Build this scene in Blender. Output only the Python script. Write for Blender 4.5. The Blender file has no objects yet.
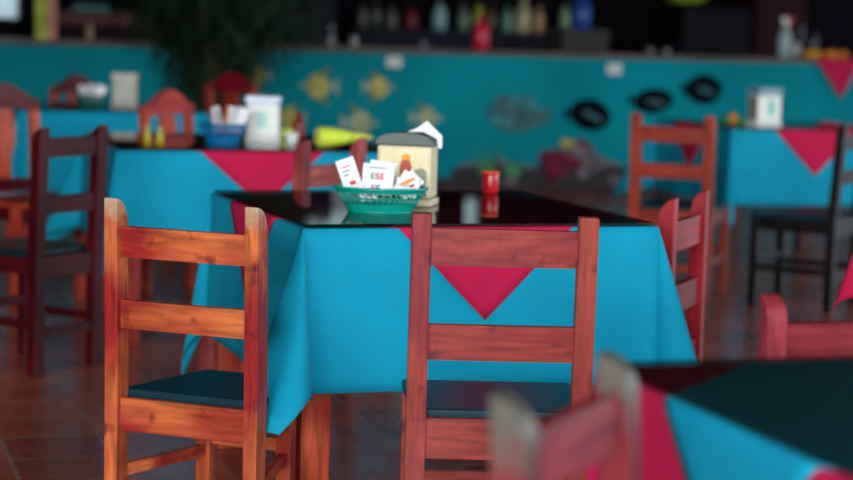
import bpy, bmesh, math, random
from mathutils import Vector, Matrix
random.seed(7)
sc = bpy.context.scene
COL = sc.collection
PI = math.pi

# ------------------------------------------------------------------ camera
FPX, YAW, PITCH, ROLL, CH = 2045.66, .301, .1082, .0299, 1.3275
cd = bpy.data.cameras.new('camera')
cam = bpy.data.objects.new('camera', cd); COL.objects.link(cam)
Fw = Vector((math.sin(YAW)*math.cos(PITCH), math.cos(YAW)*math.cos(PITCH), -math.sin(PITCH)))
R0 = Vector((math.cos(YAW), -math.sin(YAW), 0)); U0 = R0.cross(Fw)
Rt = R0*math.cos(ROLL)+U0*math.sin(ROLL); Up = -R0*math.sin(ROLL)+U0*math.cos(ROLL)
m = Matrix(((Rt.x, Up.x, -Fw.x, 0), (Rt.y, Up.y, -Fw.y, 0), (Rt.z, Up.z, -Fw.z, CH), (0, 0, 0, 1)))
cam.matrix_world = m
cd.sensor_width = 36; cd.lens = FPX/853*36
cd.clip_start = .05; cd.clip_end = 200
cd.dof.use_dof = True; cd.dof.focus_distance = 4.85; cd.dof.aperture_fstop = 2.25
cd.dof.aperture_blades = 0
sc.camera = cam

# ------------------------------------------------------------------ world, lights, exposure
w = bpy.data.worlds.new('daylight'); sc.world = w; w.use_nodes = True
bg = w.node_tree.nodes['Background']
bg.inputs[0].default_value = (.72, .90, 1.0, 1); bg.inputs[1].default_value = 1.5
def area(name, loc, target, size, sy, power, colr):
    l = bpy.data.lights.new(name, 'AREA'); l.shape = 'RECTANGLE'; l.size = size; l.size_y = sy
    l.energy = power; l.color = colr
    o = bpy.data.objects.new(name, l); COL.objects.link(o)
    o.location = loc
    o.rotation_euler = (Vector(target)-Vector(loc)).to_track_quat('-Z', 'Y').to_euler()
    return o
area('daylight_front', (-5.0, -9.5, 3.6), (2.6, 8, .6), 12.0, 4.0, 2500, (1, .98, .95))
area('daylight_side', (9.5, 3.5, 2.6), (2.2, 6, .7), 4.0, 2.2, 260, (1, .96, .92))
sc.view_settings.view_transform = 'Standard'; sc.view_settings.look = 'None'
sc.view_settings.exposure = 0.0; sc.view_settings.gamma = 1.0
sc.view_settings.use_curve_mapping = False

# ------------------------------------------------------------------ materials
def lin(c):
    return tuple((v/255/12.92 if v/255 <= .04045 else ((v/255+.055)/1.055)**2.4) for v in c)
def newmat(name):
    mt = bpy.data.materials.new(name); mt.use_nodes = True
    nt = mt.node_tree; return mt, nt, nt.nodes['Principled BSDF']
def noise_mix(nt, c1, c2, scale, stretch=(1, 1, 1), detail=3, lo=.35, hi=.65, dist=0, off=0):
    tc = nt.nodes.new('ShaderNodeTexCoord'); mp = nt.nodes.new('ShaderNodeMapping')
    mp.inputs['Scale'].default_value = stretch; mp.inputs['Location'].default_value = (off, off*.7, off*1.3)
    nz = nt.nodes.new('ShaderNodeTexNoise'); nz.inputs['Scale'].default_value = scale
    nz.inputs['Detail'].default_value = detail; nz.inputs['Distortion'].default_value = dist
    rp = nt.nodes.new('ShaderNodeValToRGB')
    rp.color_ramp.elements[0].position = lo; rp.color_ramp.elements[1].position = hi
    rp.color_ramp.elements[0].color = (*c1, 1); rp.color_ramp.elements[1].color = (*c2, 1)
    nt.links.new(tc.outputs['Object'], mp.inputs[0]); nt.links.new(mp.outputs[0], nz.inputs['Vector'])
    nt.links.new(nz.outputs['Fac'], rp.inputs[0]); return rp, nz, mp
MC = {}
def plain(name, rgb, rough=.5, var=.12, scale=30, metal=0, spec=.5):
    if name in MC: return MC[name]
    mt, nt, b = newmat(name); c = lin(rgb)
    rp, nz, mp = noise_mix(nt, tuple(x*(1-var) for x in c), tuple(min(1, x*(1+var)) for x in c), scale)
    nt.links.new(rp.outputs[0], b.inputs['Base Color'])
    b.inputs['Roughness'].default_value = rough; b.inputs['Metallic'].default_value = metal
    b.inputs['Specular IOR Level'].default_value = spec
    MC[name] = mt; return mt
def wood(name, c1, c2, c3=None, axis='z', rough=.38, off=0, worn=.0, wc=(170, 165, 155)):
    key = name+axis
    if key in MC: return MC[key]
    mt, nt, b = newmat(key)
    st = {'z': (1, 1, .12), 'x': (.12, 1, 1), 'y': (1, .12, 1)}[axis]
    patch, _, _ = noise_mix(nt, lin(c1), lin(c2), 7, {'z': (1, 1, .5), 'x': (.5, 1, 1), 'y': (1, .5, 1)}[axis], 2, .36, .64, .3, off)
    grain, gz, _ = noise_mix(nt, (.52, .48, .48), (1.12, 1.1, 1.06), 55, st, 4, .3, .7, .6, off+3)
    mul = nt.nodes.new('ShaderNodeMix'); mul.data_type = 'RGBA'; mul.blend_type = 'MULTIPLY'; mul.inputs[0].default_value = 1
    nt.links.new(patch.outputs[0], mul.inputs[6]); nt.links.new(grain.outputs[0], mul.inputs[7])
    out = mul.outputs[2]
    if c3:      # dark smudges and knots in the varnish
        kn, _, _ = noise_mix(nt, (0, 0, 0), (1, 1, 1), 16, st if 0 else (1, 1, 1), 4, .60, .74, 0, off+9)
        mx = nt.nodes.new('ShaderNodeMix'); mx.data_type = 'RGBA'
        nt.links.new(kn.outputs[0], mx.inputs[0]); nt.links.new(out, mx.inputs[6]); mx.inputs[7].default_value = (*lin(c3), 1)
        out = mx.outputs[2]
    if worn:    # bare wood where hands have rubbed the post tops
        tc = nt.nodes.new('ShaderNodeTexCoord'); sp = nt.nodes.new('ShaderNodeSeparateXYZ')
        nt.links.new(tc.outputs['Object'], sp.inputs[0])
        nz = nt.nodes.new('ShaderNodeTexNoise'); nz.inputs['Scale'].default_value = 30
        nt.links.new(tc.outputs['Object'], nz.inputs['Vector'])
        ad = nt.nodes.new('ShaderNodeMath'); ad.operation = 'MULTIPLY_ADD'; ad.inputs[1].default_value = .08
        nt.links.new(nz.outputs['Fac'], ad.inputs[0]); nt.links.new(sp.outputs['Z'], ad.inputs[2])
        mr = nt.nodes.new('ShaderNodeMapRange'); mr.inputs[1].default_value = .94-worn; mr.inputs[2].default_value = .955-worn*.55
        nt.links.new(ad.outputs[0], mr.inputs[0])
        mx = nt.nodes.new('ShaderNodeMix'); mx.data_type = 'RGBA'
        nt.links.new(mr.outputs[0], mx.inputs[0]); nt.links.new(out, mx.inputs[6]); mx.inputs[7].default_value = (*lin(wc), 1)
        out = mx.outputs[2]
    nt.links.new(out, b.inputs['Base Color'])
    b.inputs['Roughness'].default_value = rough; b.inputs['Specular IOR Level'].default_value = .28
    bp = nt.nodes.new('ShaderNodeBump'); bp.inputs['Strength'].default_value = .15; bp.inputs['Distance'].default_value = .002
    nt.links.new(gz.outputs['Fac'], bp.inputs['Height']); nt.links.new(bp.outputs[0], b.inputs['Normal'])
    MC[key] = mt; return mt
def cloth(name, rgb):
    if name in MC: return MC[name]
    mt, nt, b = newmat(name); c = lin(rgb)
    rp, nz, mp = noise_mix(nt, tuple(x*.93 for x in c), tuple(min(1, x*1.06) for x in c), 5, detail=2)
    nt.links.new(rp.outputs[0], b.inputs['Base Color'])
    b.inputs['Roughness'].default_value = .85; b.inputs['Specular IOR Level'].default_value = .2
    wv = nt.nodes.new('ShaderNodeTexNoise'); wv.inputs['Scale'].default_value = 600
    tc = nt.nodes.new('ShaderNodeTexCoord'); nt.links.new(tc.outputs['Object'], wv.inputs['Vector'])
    bp = nt.nodes.new('ShaderNodeBump'); bp.inputs['Strength'].default_value = .15; bp.inputs['Distance'].default_value = .0006
    nt.links.new(wv.outputs['Fac'], bp.inputs['Height']); nt.links.new(bp.outputs[0], b.inputs['Normal'])
    MC[name] = mt; return mt
def dark_glass():
    if 'dark_glass' in MC: return MC['dark_glass']
    mt = bpy.data.materials.new('dark_tinted_glass'); mt.use_nodes = True; nt = mt.node_tree; nt.nodes.clear()
    o = nt.nodes.new('ShaderNodeOutputMaterial'); mx = nt.nodes.new('ShaderNodeMixShader')
    tr = nt.nodes.new('ShaderNodeBsdfTransparent'); tr.inputs[0].default_value = (.58, .62, .58, 1)
    gl = nt.nodes.new('ShaderNodeBsdfGlossy'); gl.inputs['Roughness'].default_value = .03
    fr = nt.nodes.new('ShaderNodeFresnel'); fr.inputs[0].default_value = 1.5
    ge = nt.nodes.new('ShaderNodeNewGeometry'); iv = nt.nodes.new('ShaderNodeMath'); iv.operation = 'SUBTRACT'; iv.inputs[0].default_value = 1
    ml = nt.nodes.new('ShaderNodeMath'); ml.operation = 'MULTIPLY'     # reflect at the outer faces only
    nt.links.new(ge.outputs['Backfacing'], iv.inputs[1]); nt.links.new(iv.outputs[0], ml.inputs[0]); nt.links.new(fr.outputs[0], ml.inputs[1])
    nt.links.new(ml.outputs[0], mx.inputs[0]); nt.links.new(tr.outputs[0], mx.inputs[1]); nt.links.new(gl.outputs[0], mx.inputs[2])
    nt.links.new(mx.outputs[0], o.inputs[0]); MC['dark_glass'] = mt; return mt
def clear_glass(name='clear_glass', col=(.8, .9, .9)):
    if name in MC: return MC[name]
    mt = bpy.data.materials.new(name); mt.use_nodes = True; nt = mt.node_tree; nt.nodes.clear()
    o = nt.nodes.new('ShaderNodeOutputMaterial'); mx = nt.nodes.new('ShaderNodeMixShader')
    tr = nt.nodes.new('ShaderNodeBsdfTransparent'); tr.inputs[0].default_value = (*col, 1)
    gl = nt.nodes.new('ShaderNodeBsdfPrincipled'); gl.inputs['Base Color'].default_value = (*col, 1); gl.inputs['Roughness'].default_value = .12
    mx.inputs[0].default_value = .45
    nt.links.new(tr.outputs[0], mx.inputs[1]); nt.links.new(gl.outputs[0], mx.inputs[2])
    nt.links.new(mx.outputs[0], o.inputs[0]); MC[name] = mt; return mt
def floor_mat():
    mt, nt, b = newmat('terracotta_tiles')
    tc = nt.nodes.new('ShaderNodeTexCoord'); br = nt.nodes.new('ShaderNodeTexBrick')
    br.offset = 0; br.inputs['Scale'].default_value = 1
    br.inputs['Brick Width'].default_value = .30; br.inputs['Row Height'].default_value = .30
    br.inputs['Mortar Size'].default_value = .006; br.inputs['Mortar Smooth'].default_value = .3
    br.inputs['Color1'].default_value = (*lin((178, 92, 70)), 1); br.inputs['Color2'].default_value = (*lin((140, 70, 54)), 1)
    br.inputs['Mortar'].default_value = (*lin((150, 120, 105)), 1)
    nt.links.new(tc.outputs['Object'], br.inputs['Vector'])
    nz = nt.nodes.new('ShaderNodeTexNoise'); nz.inputs['Scale'].default_value = 6; nz.inputs['Detail'].default_value = 4
    nt.links.new(tc.outputs['Object'], nz.inputs['Vector'])
    rp = nt.nodes.new('ShaderNodeMapRange'); rp.inputs[3].default_value = .7; rp.inputs[4].default_value = 1.25
    nt.links.new(nz.outputs['Fac'], rp.inputs[0])
    mu = nt.nodes.new('ShaderNodeMix'); mu.data_type = 'RGBA'; mu.blend_type = 'MULTIPLY'; mu.inputs[0].default_value = 1
    nt.links.new(br.outputs['Color'], mu.inputs[6]); nt.links.new(rp.outputs[0], mu.inputs[7])
    nt.links.new(mu.outputs[2], b.inputs['Base Color'])
    r2 = nt.nodes.new('ShaderNodeMapRange'); r2.inputs[3].default_value = .16; r2.inputs[4].default_value = .36
    nt.links.new(nz.outputs['Fac'], r2.inputs[0]); nt.links.new(r2.outputs[0], b.inputs['Roughness'])
    bp = nt.nodes.new('ShaderNodeBump'); bp.inputs['Strength'].default_value = .3; bp.inputs['Distance'].default_value = .002; bp.invert = True
    nt.links.new(br.outputs['Fac'], bp.inputs['Height']); nt.links.new(bp.outputs[0], b.inputs['Normal'])
    return mt

# ------------------------------------------------------------------ mesh helpers
def add_box(bm, x0, x1, y0, y1, z0, z1, bev=0, mi=0, rot=None, at=None):
    r = bmesh.ops.create_cube(bm, size=1)
    vs = r['verts']
    for v in vs:
        v.co = Vector(((x0+x1)/2+v.co.x*(x1-x0), (y0+y1)/2+v.co.y*(y1-y0), (z0+z1)/2+v.co.z*(z1-z0)))
    fs = set(f for v in vs for f in v.link_faces)
    for f in fs: f.material_index = mi
    if bev:
        es = list(set(e for v in vs for e in v.link_edges))
        rr = bmesh.ops.bevel(bm, geom=es, offset=bev, segments=2, profile=.5, affect='EDGES')
        vs = list(set(list(rr['verts'])+[v for v in vs if v.is_valid]))
        for f in rr['faces']: f.material_index = mi
    if rot is not None:
        vs = [v for v in vs if v.is_valid]
        for v in vs: v.co = rot @ v.co
    return vs
def add_prism(bm, pts, axis, a0, a1, mi=0, bev=0):
    """extrude a closed 2-D outline; axis 'x': pts are (y,z); 'y': pts are (x,z); 'z': pts are (x,y)"""
    def mk(p, a):
        return {'x': (a, p[0], p[1]), 'y': (p[0], a, p[1]), 'z': (p[0], p[1], a)}[axis]
    va = [bm.verts.new(mk(p, a0)) for p in pts]; vb = [bm.verts.new(mk(p, a1)) for p in pts]
    n = len(pts); fs = []
    fs.append(bm.faces.new(va[::-1])); fs.append(bm.faces.new(vb))
    for i in range(n):
        fs.append(bm.faces.new((va[i], va[(i+1) % n], vb[(i+1) % n], vb[i])))
    for f in fs: f.material_index = mi
    if bev:
        es = [e for e in fs[0].edges]+[e for e in fs[1].edges]
        rr = bmesh.ops.bevel(bm, geom=es, offset=bev, segments=2, profile=.5, affect='EDGES')
        for f in rr['faces']: f.material_index = mi
def add_lathe(bm, prof, cx=0, cy=0, n=20, mi=0, sx=1, sy=1, cap=True):
    rings = []
    for r, z in prof:
        rings.append([bm.verts.new((cx+sx*r*math.cos(2*PI*i/n), cy+sy*r*math.sin(2*PI*i/n), z)) for i in range(n)])
    for a, b in zip(rings, rings[1:]):
        for i in range(n):
            f = bm.faces.new((a[i], a[(i+1) % n], b[(i+1) % n], b[i])); f.material_index = mi; f.smooth = True
    if cap:
        f = bm.faces.new(rings[0][::-1]); f.material_index = mi
        f = bm.faces.new(rings[-1]); f.material_index = mi
def add_tube(bm, pts, rad, n=6, mi=0):
    rings = []
    for i, p in enumerate(pts):
        p = Vector(p); a = Vector(pts[max(0, i-1)]); b = Vector(pts[min(len(pts)-1, i+1)])
        t = (b-a).normalized(); u = t.orthogonal().normalized() if i == 0 else (u-t*u.dot(t)).normalized()
        v = t.cross(u); r = rad[i] if isinstance(rad, (list, tuple)) else rad
        rings.append([bm.verts.new(p+u*r*math.cos(2*PI*k/n)+v*r*math.sin(2*PI*k/n)) for k in range(n)])
    for a, b in zip(rings, rings[1:]):
        for i in range(n):
            f = bm.faces.new((a[i], a[(i+1) % n], b[(i+1) % n], b[i])); f.smooth = True; f.material_index = mi
    bm.faces.new(rings[0][::-1]).material_index = mi; bm.faces.new(rings[-1]).material_index = mi
def obj(name, bm, mats, parent=None, loc=None, rotz=None, label=None, smooth=False):
    bmesh.ops.recalc_face_normals(bm, faces=bm.faces)
    me = bpy.data.meshes.new(name); bm.to_mesh(me); bm.free()
    for mt in (mats if isinstance(mats, (list, tuple)) else [mats]): me.materials.append(mt)
    if smooth:
        for p in me.polygons: p.use_smooth = True
    o = bpy.data.objects.new(name, me); COL.objects.link(o)
    if parent: o.parent = parent
    if loc: o.location = loc
    if rotz is not None: o.rotation_euler = (0, 0, rotz)
    if label: o['label'] = label
    return o
def thing(name, label, cat, loc=(0, 0, 0), rotz=0, group=None):
    o = bpy.data.objects.new(name, None); COL.objects.link(o)
    o.location = loc; o.rotation_euler = (0, 0, rotz); o.empty_display_size = .1
    o['label'] = label; o['category'] = cat
    if group: o['group'] = group
    return o
def tag(o, label, cat, group=None, kind=None):
    o['label'] = label; o['category'] = cat
    if group: o['group'] = group
    if kind: o['kind'] = kind
    return o
def struct(name, bm, mt, **k):
    o = obj(name, bm, mt, **k); o['kind'] = 'structure'; return o
def B(*a, **k):
    bm = bmesh.new(); add_box(bm, *a, **k); return bm

# ------------------------------------------------------------------ the setting
bm = B(-4.2, 12.2, -3, 18.2, -.12, 0); struct('floor', bm, floor_mat())
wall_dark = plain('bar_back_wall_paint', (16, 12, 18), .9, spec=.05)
bm = bmesh.new()          # back wall with three openings to the daylight
OPEN = [(.75, 1.86, 1.20, 2.1), (4.41, 5.68, 1.74, 2.5), (5.94, 6.12, 1.90, 2.4)]
xs = [-4.2]+[v for o_ in OPEN for v in o_[:2]]+[12.2]
for i in range(0, len(xs), 2): add_box(bm, xs[i], xs[i+1], 18, 18.2, 0, 3.2)
for o_ in OPEN: add_box(bm, o_[0], o_[1], 18, 18.2, 0, o_[2]); add_box(bm, o_[0], o_[1], 18, 18.2, o_[3], 3.2)
struct('wall_back', bm, wall_dark)
bm = B(-4.2, -4, 2, 18, 0, 3.2); struct('wall_left', bm, plain('left_wall_paint', (60, 66, 64), .8))
bm = B(-4.2, 12.2, 1.5, 18.2, 3.2, 3.32); struct('ceiling', bm, wood('ceiling_boards', (42, 28, 22), (60, 40, 30), axis='y', rough=.7))
for wi, (wx0, wx1, wz0, wz1) in enumerate(OPEN):
    bm = bmesh.new(); e = .02
    for a in ((wx0, wx1, wz0, wz0+e), (wx0, wx1, wz1-e, wz1), (wx0, wx0+e, wz0+e, wz1-e), (wx1-e, wx1, wz0+e, wz1-e)): add_box(bm, a[0], a[1], 18.02, 18.12, a[2], a[3])
    wn = struct('window_%d' % (wi+1), bm, plain('window_frame_paint', (40, 60, 60), .5))
    struct('pane', B(wx0+e, wx1-e, 18.06, 18.07, wz0+e, wz1-e), clear_glass('window_glass', (.9, .98, 1)), parent=wn)
    if wi == 1: struct('shutter', B(4.54, 5.58, 18.08, 18.11, wz0+e, 2.05), plain('shutter_brown', (96, 70, 56), .6), parent=wn)
# ------------------------------------------------------------------ the bar counter with its painted front
BAR = thing('bar_counter', 'long teal bar counter painted with fish and coral along the back', 'bar counter', (0, 15.36, 0), -.0362)
teal, nt, b = newmat('teal_wall_paint')
rp, _, _ = noise_mix(nt, lin((0, 124, 140)), lin((0, 146, 162)), 1.3, detail=5, lo=.3, hi=.7)
nt.links.new(rp.outputs[0], b.inputs['Base Color']); b.inputs['Roughness'].default_value = .7; b.inputs['Specular IOR Level'].default_value = .08
bm = B(-1.5, 10.6, 0, .14, 0, 1.05); obj('front_panel', bm, teal, BAR)
bm = B(-1.55, 10.65, -.05, .62, 1.05, 1.085, bev=.006); obj('countertop', bm, wood('counter_wood', (92, 74, 66), (120, 98, 88), axis='x', rough=.4), BAR)
bm = B(-1.5, 10.6, -.012, 0, 0, .07); obj('plinth', bm, plain('plinth_dark', (38, 30, 32), .7), BAR)
def blob(bm, cx, cz, rx, rz, mi, y, n=22, jag=0, rot=0, seed=0):
    rnd = random.Random(seed); pts = []
    for i in range(n):
        t = 2*PI*i/n; r = 1+(rnd.random()-.5)*jag
        px, pz = rx*r*math.cos(t), rz*r*math.sin(t)
        pts.append((cx+px*math.cos(rot)-pz*math.sin(rot), cz+px*math.sin(rot)+pz*math.cos(rot)))
    add_prism(bm, pts, 'y', y-.002, 0, mi)
yel = plain('mural_yellow', (196, 176, 40), .7, .35, 25); pale = plain('mural_pale_grey', (150, 170, 150), .7, .3, 25)
olive = plain('mural_olive', (110, 120, 60), .7, .3, 25); ink = plain('mural_black', (4, 18, 26), .9, .3, 20, spec=.05)
slate = plain('mural_slate', (66, 104, 112), .9, .4, 30, spec=.05); maroon = plain('mural_maroon', (104, 34, 58), .9, .5, 12, spec=.05)
pinkgrey = plain('mural_pink_grey', (112, 104, 112), .9, .4, 14, spec=.05); leafgreen = plain('mural_green', (50, 130, 80), .7, .3, 14)
darkpaint = plain('mural_dark_rock', (44, 40, 44), .8, .5, 10)
def angelfish(x, z, s=1, flip=1, ym=0):
    bm = bmesh.new(); k = s*.5
    blob(bm, x, z, .105*k*2*.62, .105*k*2*.72, 0 if not ym else 1, -.004, seed=1)          # round body
    for sg in (1, -1):                                                                     # swept dorsal and anal fins
        add_prism(bm, [(x-flip*.03*s, z+sg*.05*s), (x+flip*.05*s, z+sg*.05*s), (x+flip*.075*s, z+sg*.125*s)], 'y', -.005, 0, 2)
    add_prism(bm, [(x+flip*.055*s, z), (x+flip*.135*s, z+.055*s), (x+flip*.12*s, z), (x+flip*.135*s, z-.055*s)], 'y', -.005, 0, 1)   # tail
    add_prism(bm, [(x-flip*.06*s, z+.025*s), (x-flip*.125*s, z), (x-flip*.06*s, z-.025*s)], 'y', -.005, 0, 1)                        # snout
    for dx in (-.03, .015): add_prism(bm, [(x+flip*dx*s, z+.055*s), (x+flip*(dx+.014)*s, z+.055*s), (x+flip*(dx+.014)*s, z-.055*s), (x+flip*dx*s, z-.055*s)], 'y', -.009, -.004, 1 if not ym else 0)
    blob(bm, x-flip*.05*s, z+.012*s, .008*s, .008*s, 3, -.009, n=8)
    return bm
for x, z, s, fl, ym, lb in ((3.34, .858, .95, 1, 0, 'yellow fish above the white lidded napkin holder'), (3.82, .784, 1.25, 1, 0, 'yellow striped fish with pale tail'),
                        (4.30, .786, 1.05, -1, 0, 'bright yellow fish'), (4.16, .506, 1.25, -1, 1, 'greyish fish with yellow belly'),
                        (4.69, .553, 1.1, -1, 1, 'greyish yellow fish above the cream napkin holder'), (3.60, .54, 1.0, 1, 0, 'half hidden yellow fish')):
    xl = x/math.cos(.0362)
    obj('painted_fish', angelfish(xl, z, s, fl, ym), [yel, pale, olive, ink], BAR, label=lb)
bm = bmesh.new()
for i in range(44):
    rnd = random.Random(i); a = rnd.random()*2*PI; r = rnd.random()**.6
    blob(bm, 5.42+.21*r*math.cos(a), .59+.12*r*math.sin(a), .055, .035, rnd.choice((0, 0, 0, 0, 1, 2)), -.003-.0004*i, n=9, jag=.5, seed=i)
for i in range(9):
    add_prism(bm, [(5.24+.04*i, .66), (5.27+.04*i, .66), (5.22+.04*i, .78)], 'y', -.003, 0, 2)
add_prism(bm, [(5.6, .60), (5.72, .67), (5.69, .6), (5.72, .53)], 'y', -.004, 0, 0)
obj('painted_fish', bm, [slate, ink, plain('mural_teal_light', (40, 130, 140), .7)], BAR, label='large spiny grey fish')
for x, z, rx, rz, rot, lb in ((6.03, .60, .175, .125, -.18, 'dark oval fish'), (6.56, .72, .17, .10, .1, 'small dark fish behind the chair'), (6.99, .82, .16, .12, 0, 'dark round fish beside the napkin holder'), (7.58, .70, .12, .05, 0, 'faint dark fish')):
    bm = bmesh.new(); blob(bm, x, z, rx, rz, 0, -.003, jag=.06, rot=rot)
    blob(bm, x+.02, z-.01, rx*.5, rz*.2, 1, -.006, rot=rot-.25, n=14, jag=.2)
    add_prism(bm, [(x-rx*.9, z), (x-rx*1.25, z+rz*.5), (x-rx*1.2, z-rz*.4)], 'y', -.003, 0, 0)
    obj('painted_fish', bm, [ink, slate], BAR, label=lb)
bm = bmesh.new()                       # the reef painted along the foot of the counter
rnd = random.Random(5)
for i in range(95):
    x = rnd.uniform(5.0, 6.35); hmax = .14+.24*math.exp(-((x-5.86)/.30)**2)+.05*math.exp(-((x-5.2)/.15)**2)
    z = rnd.uniform(0.02, hmax)
    mi = rnd.choice((0, 0, 0, 1, 3)) if 5.55 < x < 5.98 else rnd.choice((1, 3, 3, 3, 1, 2))
    if z < .07: mi = 3
    blob(bm, x, max(z, .085), rnd.uniform(.06, .12), rnd.uniform(.04, .07), mi, -.003-.0003*i, n=12, jag=.35, seed=i+50)
blob(bm, 5.84, .375, .07, .025, 4, -.036, n=10, jag=.4, seed=3)
for i in range(5):
    x = 5.1+.05*i; add_prism(bm, [(x, .1), (x+.02, .1), (x-.03+.01*i, .33), (x-.04+.01*i, .33)], 'y', -.004, 0, 2)
obj('painted_coral', bm, [maroon, pinkgrey, leafgreen, darkpaint, yel], BAR, label='maroon and grey coral reef')
bm = bmesh.new(); rnd = random.Random(8)      # rocks along the foot of the mural
for i in range(26):
    x = 4.75+i*.11; blob(bm, x, .07, rnd.uniform(.06, .1), rnd.uniform(.02, .04), rnd.choice((0, 0, 1)), -.013-.0003*i, n=9, jag=.5, seed=i+9)
obj('painted_rock', bm, [darkpaint, plain('mural_brown', (78, 52, 40), .8, .4, 12)], BAR)
def outlet(x, z, lb):
    t = thing('outlet_cover', lb, 'outlet cover', (x, 15.3585-.0362*x, z), -.0362, 'outlet covers on the bar front')
    obj('plate', B(-.058, .058, -.012, 0, -.04, .04, bev=.004), plain('outlet_white', (222, 224, 220), .4), t)
    for x0 in (-.035, .012): obj('socket', B(x0, x0+.023, -.015, -.011, -.014, .014), plain('outlet_grey', (150, 152, 150), .4), t)
outlet(4.413, .981, 'white outlet cover on the teal bar front above the yellow fish')
outlet(6.214, .967, 'white outlet cover on the teal bar front above the dark oval fish')

# ------------------------------------------------------------------ chairs
def seg_y(z, lean): return -lean*max(0, z-.43)
def post_bm(x, w_, d, zt, lean, rounded, cap=.055):
    bm = bmesh.new(); h = d/2
    pts = [(-h, 0), (-h, .43), (-h+seg_y(zt, lean), zt)]
    if rounded:
        zb = zt-cap; yb = seg_y(zb, lean)
        for i in range(1, 9):
            t = PI/2*i/8
            z = zb+cap*math.cos(t); y = yb-h+d*math.sin(t)
            pts.append((y+(seg_y(z, lean)-yb), z))
    else:
        pts.append((h+seg_y(zt, lean), zt))
    pts += [(h, .43), (h, 0)]
    add_prism(bm, pts, 'x', x-w_/2, x+w_/2, bev=.004)
    return bm
def slat_bm(x0, x1, z0, z1, lean, th=.022, yoff=0, bow=0):
    bm = bmesh.new()
    y0, y1 = seg_y(z0, lean)+yoff, seg_y(z1, lean)+yoff; h = th/2
    n = 9; ring = []
    for i in range(n):
        u = i/(n-1); x = x0+(x1-x0)*u; db = -bow*(1-(2*u-1)**2)
        ring.append([bm.verts.new(p) for p in ((x, y0-h+db, z0), (x, y0+h+db, z0), (x, y1+h+db, z1), (x, y1-h+db, z1))])
    for a, b2 in zip(ring, ring[1:]):
        for k in range(4): bm.faces.new((a[k], a[(k+1) % 4], b2[(k+1) % 4], b2[k]))
    bm.faces.new(ring[0][::-1]); bm.faces.new(ring[-1])
    es = [e for e in bm.edges if len(e.link_faces) == 2 and e.calc_face_angle(0) > .8]
    bmesh.ops.bevel(bm, geom=es, offset=.004, segments=2, profile=.5, affect='EDGES')
    return bm
vinyl = plain('dark_teal_seat_vinyl', (3, 46, 60), .4, .2, 8, spec=.3)
def ladder_chair(label, x, y, a, tone, W=.413, zt=.90, rounded=True, rails=((.835, .765), (.665, .60)), apron=(.435, .35),
                 pw=.044, pd=.042, lean=.06, wf=None, sd=.40, ds=0, seat_mat=None, worn=0, off=0, group=None, wc=(170, 165, 155)):
    c1, c2, c3 = tone; nm = 'varnish_%d_%d_%d_%d' % (c1[0], c2[0], c2[1], int(worn*100))
    wz = wood(nm, c1, c2, c3, 'z', off=off, worn=worn, wc=wc); wx = wood(nm, c1, c2, c3, 'x', off=off+5, worn=0)
    wy = wood(nm, c1, c2, c3, 'y', off=off+7)
    t = thing('ladder_back_chair', label, 'chair', (x, y, 0), a, group)
    px = W/2-pw/2; fx = (wf/2-.02) if wf else px; fy = sd-.02
    for s in (-1, 1): obj('back_post', post_bm(s*px, pw, pd, zt, lean, rounded), wz, t)
    for s in (-1, 1): obj('front_leg', B(s*fx-.02, s*fx+.02, fy-.02, fy+.02, 0, .425+ds, bev=.003), wz, t)
    for z1, z0 in rails: obj('backrest_rail', slat_bm(-px+pw/2-.004, px-pw/2+.004, z0, z1, lean, bow=.004), wx, t)
    obj('back_apron', B(-px+pw/2-.003, px-pw/2+.003, -.012, .012, apron[1]+ds, apron[0]+ds, bev=.003), wx, t)
    obj('front_apron', B(-fx+.018, fx-.018, fy-.012, fy+.01, .36+ds, .425+ds, bev=.003), wx, t)
    def side(nm_, z0, z1):
        for s in (-1, 1):
            bm = bmesh.new(); add_prism(bm, [(s*px-.01, .018), (s*px+.01, .018), (s*fx+.01, fy-.018), (s*fx-.01, fy-.018)], 'z', z0, z1); obj(nm_, bm, wy, t)
    side('side_apron', .365+ds, .425+ds); side('stretcher', .17, .20)
    obj('stretcher', B(-px+.02, px-.02, -.011, .011, .135, .17, bev=.003), wx, t)
    obj('stretcher', B(-fx+.02, fx-.02, fy-.01, fy+.01, .20, .235, bev=.003), wx, t)
    bm = bmesh.new(); add_prism(bm, [(-W/2+.014, .026), (W/2-.014, .026), (fx+.02, sd+.008), (-fx-.02, sd+.008)], 'z', .4255+ds, .452+ds, bev=.008)
    obj('seat', bm, seat_mat or vinyl, t, label='dark teal seat')
    return t
T_L = ((150, 36, 34), (212, 116, 64), (92, 16, 24)); T_C = ((132, 42, 52), (160, 68, 56), (86, 18, 32))
T_D = ((56, 2, 14), (76, 8, 20), None); T_R = ((150, 54, 36), (178, 66, 44), None)
T_M = ((146, 20, 34), (174, 38, 48), None); T_F = ((120, 26, 36), (150, 52, 58), (84, 76, 74))
T_K = ((12, 8, 10), (22, 14, 16), None); T_G = ((120, 28, 42), (160, 62, 70), None)
ladder_chair('worn orange-brown ladder-back chair at the left corner of the centre table', 0.9069, 4.8692, -.657, T_L, W=0.414, wf=.27, sd=.37, lean=.04, zt=0.8701, ds=-.06, rails=((0.8005, 0.7256), (0.6186, 0.5491)), apron=(.435, .352), worn=.088, off=2, wc=(176, 150, 122), pw=.036, pd=.055)
ladder_chair('reddish-brown ladder-back chair with square flat post tops in front of the centre table', 1.5036, 4.265, -.2595, T_C, rounded=False, rails=((.868, .785), (.652, .572)), apron=(.438, .345), off=11)
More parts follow.
